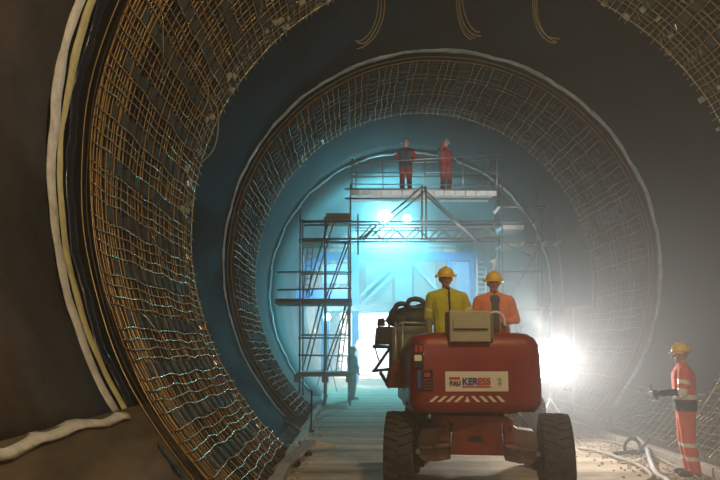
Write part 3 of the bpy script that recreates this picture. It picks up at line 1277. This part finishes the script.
# left tower
lt = thing('scaffold_tower', 'tall tube scaffold tower with ladders at the left of the tunnel', 'scaffold tower', at(325, fy(325, YS), YS))
tubes(lt, 'standard', [(300.5, 208, 299.5, fy(300, YS)), (325, 217, 324.5, fy(325, YS)), (350.5, 184, 350, fy(350, YS))])
tubes(lt, 'standard', [(x, 219, x, fy(x, YS+1.4)) for x in (303, 326, 348.5)], Y=YS+1.4)
tubes(lt, 'ledger', [(277, 272, 352, 272), (277, 290, 352, 288), (300, 221, 352, 221), (299, 239, 352, 239), (298, 338, 351, 338), (298, 355, 351, 356), (277, 300, 352, 303)])
tubes(lt, 'ledger', [(300, 274, 350, 274), (300, 335, 350, 335), (300, 243, 350, 243)], Y=YS+1.4)
tubes(lt, 'cross_brace', [(328, 224, 306, 296), (334, 222, 311, 296, .3), (350, 240, 328, 300), (346, 243, 324, 303, .3), (324, 303, 307, 371), (320, 303, 303, 368, .3), (350, 303, 327, 371), (346, 306, 323, 371, .3)], rad=.024)
tubes(lt, 'transom', [(x, y, x+.5, y-1, 0, 1.4) for x in (300, 325, 350) for y in (239, 301, 372)])
deck(lt, 'platform', 275, 352, 298.5, YS, YS+1.4, 'wood', .16)
deck(lt, 'platform', 297, 352, 372, YS, YS+1.4, 'wood', .14)
deck(lt, 'platform', 299, 327, 238.5, YS, YS+1.4, 'wood', .11)
deck(lt, 'platform', 326, 351, 213, YS, YS+1.3, 'wood', .2)
for px in (297.5, 325, 349):
    MB().box(at(px, 378, YS), (.2, .14, .26)).build('corner_clamp', 'spacer_pale', lt)
# ladder inside the tower
lad = MB()
for (xa, ya, xb, yb) in ((308, 246, 303, 298), (313, 246, 309, 298)):
    lad.tube([at(xa, ya, YS+.7), at(xb, yb, YS+.7)], .022, 6)
for k in range(9):
    t = k/8
    lad.tube([at(308-5*t, 247+50*t, YS+.7), at(313-4*t, 247+50*t, YS+.7)], .016, 6)
lad.build('ladder', 'galv', lt)
lad = MB()
for (xa, ya, xb, yb) in ((345, 304, 336, 371), (349, 304, 341, 371)):
    lad.tube([at(xa, ya, YS+.7), at(xb, yb, YS+.7)], .022, 6)
for k in range(10):
    t = k/9
    lad.tube([at(345-9*t, 306+62*t, YS+.7), at(349-8*t, 306+62*t, YS+.7)], .016, 6)
lad.build('ladder', 'galv', lt)

# lattice girders spanning the tunnel
for q, (dY, lab) in enumerate(((-.06, 'front lattice girder spanning between the scaffold towers'), (1.5, 'rear lattice girder behind the front one between the towers'))):
    Yq = YS+dY
    gd = thing('lattice_girder', lab, 'lattice girder', at(303, 240, Yq))
    dd = 0 if q == 0 else 3
    tubes(gd, 'chord', [(303, 222+dd, 500, 221.5+dd), (303, 240+dd-1, 500, 239.5+dd-1)], rad=.032, Y=Yq)
    mb = MB()
    x = 358+4*q
    while x < 496:
        mb.tube([at(x, 239+dd, Yq), at(x+11, 228+dd, Yq), at(x+12, 228+dd, Yq), at(x+23, 239+dd, Yq)], .022, 6)
        x += 23.5
    mb.tube([at(355, 228+dd, Yq), at(500, 227+dd, Yq)], .022, 6)
    mb.build('lattice_web', 'galv', gd)
    if q == 0:
        tubes(gd, 'brace', [(360, 238, 372, 224), (365, 238, 377, 224), (358, 214, 358, 255)], rad=.024, Y=Yq)

# upper working deck
ud = thing('work_deck', 'long white edged working deck high above the lattice girder', 'working deck', at(423, 197, YS))
a, b_ = at(350, 190, YS), at(497, 191, YS)
nb = 14
for k in range(nb):
    x0 = a.x+(b_.x-a.x)*k/nb
    x1 = a.x+(b_.x-a.x)*(k+.93)/nb
    mb = MB()
    mb.box(((x0+x1)/2, YS+.75, a.z-.04), (x1-x0, 1.5, .05))
    mb.box(((x0+x1)/2, YS-.02, a.z-.10), (x1-x0, .05, .17))
    mb.build('deck_plank', 'alu_deck', ud)
tubes(ud, 'bearer', [(345, 198.5, 500, 199), (345, 189, 500, 190)], rad=.03, Y=YS-.08)
tubes(ud, 'bearer', [(345, 189, 500, 190)], rad=.03, Y=YS+1.5)
tubes(ud, 'rail', [(352, 184, 500, 185.5), (352, 163, 500, 155), (352, 173, 500, 172)], rad=.018, Y=YS)
tubes(ud, 'rail', [(352, 165, 500, 159), (352, 177, 500, 176)], rad=.018, Y=YS+1.5)
tubes(ud, 'post', [(x, 190, x, 158) for x in (352, 383, 425, 463, 497)], rad=.02, Y=YS)
tubes(ud, 'post', [(x, 190, x, 160) for x in (356, 425, 490)], rad=.02, Y=YS+1.5)
tubes(ud, 'king_post', [(422, 187, 422, 240), (426, 187, 426, 240)], rad=.03, Y=YS-.1)
tubes(ud, 'raking_brace', [(423, 186, 360, 240), (426, 190, 372, 236), (423, 188, 497, 262), (427, 196, 480, 246)], rad=.028, Y=YS-.1)

# right tower
rt = thing('scaffold_tower', 'tube scaffold tower with white brackets behind the orange worker on the lift', 'scaffold tower', at(505, fy(505, YS), YS))
tubes(rt, 'standard', [(495, 176, 494, fy(494, YS)), (502, 186, 503, fy(503, YS)), (541, 207, 541, fy(541, YS)), (556, 214, 574, fy(574, YS), 0, .5)])
tubes(rt, 'standard', [(x, 180, x, fy(x, YS+1.4)) for x in (498, 537)], Y=YS+1.4)
tubes(rt, 'ledger', [(495, 207, 545, 207), (495, 222.5, 541, 223), (500, 243, 541, 243), (495, 272, 541, 272), (503, 308, 580, 308)])
tubes(rt, 'cross_brace', [(505, 244, 530, 256), (500, 190, 552, 240), (541, 245, 503, 310), (508, 310, 512, 345), (541, 310, 503, 345), (503, 345, 541, 385)], rad=.022)
deck(rt, 'platform', 502, 524, 225, YS, YS+1.3, 'alu_deck', .14)
deck(rt, 'platform', 503, 536, 243.5, YS, YS+1.3, 'alu_deck', .06)
tubes(rt, 'transom', [(x, y, x+1, y-1, 0, 1.4) for x in (503, 541) for y in (223, 243, 272, 308)])
for pts, r_ in ((((491, 262), (495, 259), (493, 275)), .05), (((494, 213), (499, 207)), .06), (((520, 246), (524, 242)), .08), (((542, 245), (547, 242)), .08), (((555, 245), (562, 241)), .06)):
    MB().tube([at(x, y, YS-.3) for x, y in pts], r_, 6).build('bracket', 'alu_deck', rt)
gr = thing('guard_frame', 'row of white-lit guard frames beside the flood lamp', 'guard frame', at(540, fy(540, 18), 18))
tubes(gr, 'rail', [(513, 309, 545, 308), (549, 309, 590, 307)], rad=.035, Y=18, material='alu_deck')
tubes(gr, 'post', [(515.5, 309, 515, fy(515, 18)), (519, 309, 524, fy(524, 18)), (541, 309, 541, fy(541, 18)), (552, 309, 552, fy(552, 18)), (574, 309, 574, fy(574, 18))], rad=.026, Y=18, material='alu_deck')

# scaffold workers
red = dict(jacket='hv_red', trousers='hv_red', sleeve='dark_vest', collar='dark_vest', hand='glove', cuff='hv_red')
dz = at(423, 190, YS).z-.01
p = at(406, 188, YS+1.)
person('worker in dark jacket and red trousers at left on the high working deck', (p.x, YS+1., dz), R_(-20),
       dict(jacket='dark_vest', trousers='hv_red', sleeve='hv_red', hand='glove'),
       {-1: ((-.27, -.02, 1.16), (-.20, -.22, 1.10)), 1: ((.28, .02, 1.20), (.24, -.14, 1.05))}, size=1.12, vox=.013, helmet='helmet_white')
p = at(446, 188, YS+1.)
person('worker in red overalls at right on the high working deck, arms raised', (p.x, YS+1., dz), R_(30),
       red, {-1: ((-.30, -.16, 1.36), (-.30, -.30, 1.55)), 1: ((.28, .02, 1.18), (.22, -.18, 1.08))}, size=1.12, vox=.013, helmet='helmet_white')
p = at(352, fy(352, 24.5), 24.5)
person('dark silhouetted worker standing on the floor just right of the scaffold tower', (p.x, 24.5, 0), R_(60),
       dict(jacket='dark_vest', trousers='olive', hand='glove'), {-1: ((-.27, -.05, 1.16), (-.2, -.25, 1.12)), 1: ((.28, .0, 1.18), (.24, -.1, .95))}, size=1.0, vox=.013, helmet='hv_orange')

# ------------------------------------------------------------------ blue formwork gantry far behind
YG = 36.0
fg = thing('formwork_gantry', 'large blue steel formwork gantry filling the far end of the tunnel', 'formwork gantry', (AX, YG, 0))


def rect(root_, name, x0, y0, x1, y1, Y, dep, material):
    a, b_ = at(x0, y0, Y), at(x1, y1, Y)
    return MB().box(((a.x+b_.x)/2, Y+dep/2, (a.z+b_.z)/2), (abs(b_.x-a.x), dep, abs(a.z-b_.z)), None).build(name, material, root_)


# curved form shell
mb = MB()
vs = []
n = 48
for k in range(n+1):
    th = -20+220*k/n
    for rr, y in ((4.55, YG+1), (4.72, YG+1), (4.72, YG+9), (4.55, YG+9)):
        vs.append(cyl(th, rr, y))
fs = []
for k in range(n):
    for q in range(4):
        w = (q+1) % 4
        fs.append((k*4+q, k*4+w, (k+1)*4+w, (k+1)*4+q))
fs += [(0, 1, 2, 3), tuple(n*4+q for q in (3, 2, 1, 0))]
mb.add(vs, fs)
mb.build('form_shell', 'form_steel', fg, smooth=False)
for x in (322, 352, 447, 470):
    rect(fg, 'portal_leg', x, 252, x+7, fy(x, YG)-.5, YG, .5, 'blue_steel')
rect(fg, 'header_beam', 318, 252, 478, 260, YG-.1, .6, 'blue_steel')
rect(fg, 'header_beam', 322, 305, 475, 311, YG-.1, .5, 'form_steel')
rect(fg, 'side_panel', 296, 258, 318, 270, YG-.3, .2, 'blue_steel')
rect(fg, 'side_panel', 322, 264, 350, 283, YG-.2, .2, 'blue_light')
rect(fg, 'side_panel', 296, 289, 348, 301, YG-.3, .2, 'blue_steel')
rect(fg, 'centre_panel', 366, 258, 392, 302, YG+.8, .15, 'green_panel')
rect(fg, 'centre_panel', 395, 262, 412, 302, YG+.9, .15, 'blue_light')
rect(fg, 'centre_panel', 414, 262, 436, 302, YG+.8, .15, 'green_panel')
rect(fg, 'side_panel', 456, 262, 470, 300, YG+.2, .2, 'blue_light')
for (x0, y0, x1, y1) in ((356, 300, 400, 258), (362, 304, 408, 260), (402, 240, 380, 256), (447, 300, 412, 262), (330, 300, 350, 262), (470, 300, 452, 262)):
    MB().bar(at(x0, y0, YG+.3), at(x1, y1, YG+.3), .14, .14).build('diagonal_strut', 'blue_light', fg)
tubes(fg, 'rail', [(318, 248, 480, 248), (318, 244, 480, 244)], rad=.04, Y=YG-.3)
for k in range(10):
    tubes(fg, 'rail_post', [(320+k*17.5, 243, 320+k*17.5, 252)], rad=.03, Y=YG-.3)
rect(fg, 'glow_backdrop', 340, 313, 428, fy(380, 46)-.5, 46, .1, 'white')  # white backdrop added to catch light, standing in for the bright far end
# ladder pattern at right
lad = MB()
for x in (477, 486):
    lad.tube([at(x, 258, YG-.5), at(x, 320, YG-.5)], .04, 6)
for k in range(12):
    lad.tube([at(477, 262+k*5, YG-.5), at(486, 262+k*5, YG-.5)], .03, 6)
lad.build('ladder', 'alu_deck', fg)

# ------------------------------------------------------------------ lamps


def lamp(px, py, Y, size, energy, color, m_, label, face=True, radius=.10, stand=True, lobj=True, off=.12, aim=(0, -10, 0), cone=150):
    c = at(px, py, Y)
    t = thing('flood_lamp', label, 'flood lamp', (c.x, c.y, 0 if stand else c.z))
    mb = MB()
    mb.lathe([(size*.55, .22), (size*.9, .12), (size*1.08, .0), (size*1.08, -.03), (size, -.03), (size*.98, .005)], c, 'y', 24)
    mb.build('housing', 'lamp_housing', t, smooth=False)
    MB().lathe([(size*.97, -.012), (size*.97, -.002)], c, 'y', 24).build('lamp_glass', m_, t)
    if stand:
        for a in (90, 210, 330):
            foot = Vector((c.x+.5*math.cos(R_(a)), c.y+.1+.5*math.sin(R_(a)), .02))
            MB().tube([foot, Vector((c.x, c.y+.1, max(.4, c.z*.55)))], .02, 6).build('leg', 'galv', t)
        MB().tube([(c.x, c.y+.1, max(.35, c.z*.5)), (c.x, c.y+.1, c.z-size*.6)], .022, 6).build('pole', 'galv', t)
    else:
        MB().bar((c.x, c.y+.15, c.z), (c.x, c.y+.15, c.z+size+.12), .05, .05).build('bracket', 'galv', t)
    if lobj:
        ld = bpy.data.lights.new('lamp_light', 'SPOT')
        ld.spot_size = R_(cone)
        ld.spot_blend = 1.
        ld.energy = energy
        ld.color = color
        ld.shadow_soft_size = radius
        lo = bpy.data.objects.new('lamp_light', ld)
        COL.objects.link(lo)
        lo.location = (c.x, c.y-off, c.z)
        lo.rotation_euler = Vector(aim).to_track_quat('-Z', 'Y').to_euler()
    return t


CY = (.13, .78, 1.0)
lamp(385, 217, 30, .30, 6500, CY, 'lamp_cyan', 'brilliant cyan-white flood lamp hanging high above the lattice girder', stand=False, aim=(0, -2, -5), cone=122)
lamp(407, 219, 30.5, .20, 1400, CY, 'lamp_cyan', 'smaller flood lamp right of the brilliant high one', stand=False, aim=(0, -2, -5), cone=122)
lamp(327, 317, 29, .16, 250, CY, 'lamp_cyan_small', 'small cyan lamp seen through the left scaffold tower')
lamp(364, 322, 40, .50, 1500, (.78, .96, 1), 'lamp_cyan', 'low flood lamp in the far gantry opening right of the tower', aim=(0, -2, -3.6), cone=135)
lamp(362, 345, 34, .28, 800, (.78, .96, 1), 'lamp_cyan', 'flood lamp on the floor next to the silhouetted worker', aim=(0, -2, -3.6), cone=135)
lamp(550, 362, 13, .34, 700, (1, .93, .89), 'lamp_white', 'glaring white flood lamp on the floor right of the red lift', aim=(0, -10, 2), cone=130)


def light(name, kind, loc, energy, color, size=.3, rot=None, spot=None, blend=.5):
    ld = bpy.data.lights.new(name, kind)
    ld.energy = energy
    ld.color = color
    if kind == 'AREA':
        ld.size = size
    else:
        ld.shadow_soft_size = size
    if spot:
        ld.spot_size = spot
        ld.spot_blend = blend
    o = bpy.data.objects.new(name, ld)
    COL.objects.link(o)
    o.location = loc
    if rot is not None:
        d = Vector(rot)-Vector(loc)
        o.rotation_euler = d.to_track_quat('-Z', 'Y').to_euler()
    return o


# tunnel lamps behind the camera
light('roof_lamp', 'POINT', (2.4, 3.4, 7.6), 820, (1, .70, .30), .12)
light('site_lamp', 'POINT', (-.8, -1.8, 4.2), 400, (1, .80, .62), .3)

light('gantry_fill', 'SPOT', (-.6, 32.8, 5.0), 1300, (.6, .85, 1), .3, rot=(-.6, 36, 3.4), spot=R_(120), blend=.5)  # unseen fill spots, added to brighten the gantry front
light('gantry_fill', 'SPOT', (4.2, 32.8, 5.4), 1300, (.6, .85, 1), .3, rot=(4.2, 36, 3.8), spot=R_(120), blend=.5)
light('gantry_fill', 'SPOT', (1.2, 40.5, 2.6), 17000, (1, 1, 1), .3, rot=(1.5, 46, 1.8), spot=R_(110), blend=.5)  # unseen fill added to make the white backdrop behind the gantry glow
light('lamp_light', 'POINT', at(385, 217, 29.8), 800, CY, .15)
light('lamp_light', 'SPOT', at(553, 360, 12.85)+Vector((0, .5, .55)), 3000, (1, .98, .94), .12, rot=(2.9, 22, 6.2), spot=R_(36), blend=.7)  # extra unseen spot added over the flood lamp to brighten the deck edge
light('lamp_light', 'POINT', at(553, 362, 12.8), 160, (1, .95, .9), .12)

# ------------------------------------------------------------------ haze and render look
w = bpy.data.worlds.new('world')
sc.world = w
w.use_nodes = True
nt = w.node_tree
nt.nodes['Background'].inputs['Color'].default_value = (0, 0, 0, 1)
nt.nodes['Background'].inputs['Strength'].default_value = 0
vs_ = nt.nodes.new('ShaderNodeVolumeScatter')
vs_.inputs['Color'].default_value = (.95, .96, .97, 1)
geo = nt.nodes.new('ShaderNodeNewGeometry')
sx_ = nt.nodes.new('ShaderNodeSeparateXYZ')
nt.links.new(geo.outputs['Position'], sx_.inputs[0])


def ramp(sock, a, b_, o0, o1):
    mr = nt.nodes.new('ShaderNodeMapRange')
    mr.interpolation_type = 'SMOOTHSTEP'
    for k_, v_ in (('From Min', a), ('From Max', b_), ('To Min', o0), ('To Max', o1)):
        mr.inputs[k_].default_value = v_
    nt.links.new(sock, mr.inputs['Value'])
    return mr.outputs[0]


def mth(op, p, q):
    m_ = nt.nodes.new('ShaderNodeMath')
    m_.operation = op
    nt.links.new(p, m_.inputs[0])
    nt.links.new(q, m_.inputs[1])
    return m_.outputs[0]


# dust hangs thick in the far section and low over the floor from the lift on
far = ramp(sx_.outputs['Y'], 17, 27, .0015, .038)
low = mth('MULTIPLY', ramp(sx_.outputs['Y'], 3.5, 12.5, .3, 1), ramp(sx_.outputs['Z'], 1.2, 5.2, .055, .0015))
low = mth('MULTIPLY', low, ramp(sx_.outputs['X'], -1.8, 2.6, .12, 1))
# extra haze density added around the high lamp to widen its glow
vd = nt.nodes.new('ShaderNodeVectorMath')
vd.operation = 'DISTANCE'
vd.inputs[1].default_value = at(391, 217, 29.6)
nt.links.new(geo.outputs['Position'], vd.inputs[0])
halo_density = ramp(vd.outputs['Value'], .6, 3.6, .20, 0)
nt.links.new(mth('ADD', mth('ADD', far, low), halo_density), vs_.inputs['Density'])
vs_.inputs['Anisotropy'].default_value = .35
nt.links.new(vs_.outputs[0], nt.nodes['World Output'].inputs['Volume'])

sc.view_settings.view_transform = 'Standard'
sc.view_settings.look = 'None'
sc.view_settings.gamma = 1
sc.view_settings.exposure = 0
w.cycles.volume_step_size = 3
sc.cycles.volume_max_steps = 64
sc.cycles.use_denoising = True
try:
    sc.cycles.denoiser = 'OPENIMAGEDENOISE'
except Exception:
    pass
sc.cycles.max_bounces = 6
sc.cycles.diffuse_bounces = 3
sc.cycles.glossy_bounces = 3
sc.cycles.volume_bounces = 1
sc.cycles.sample_clamp_indirect = 6
sc.cycles.caustics_reflective = False
sc.cycles.caustics_refractive = False
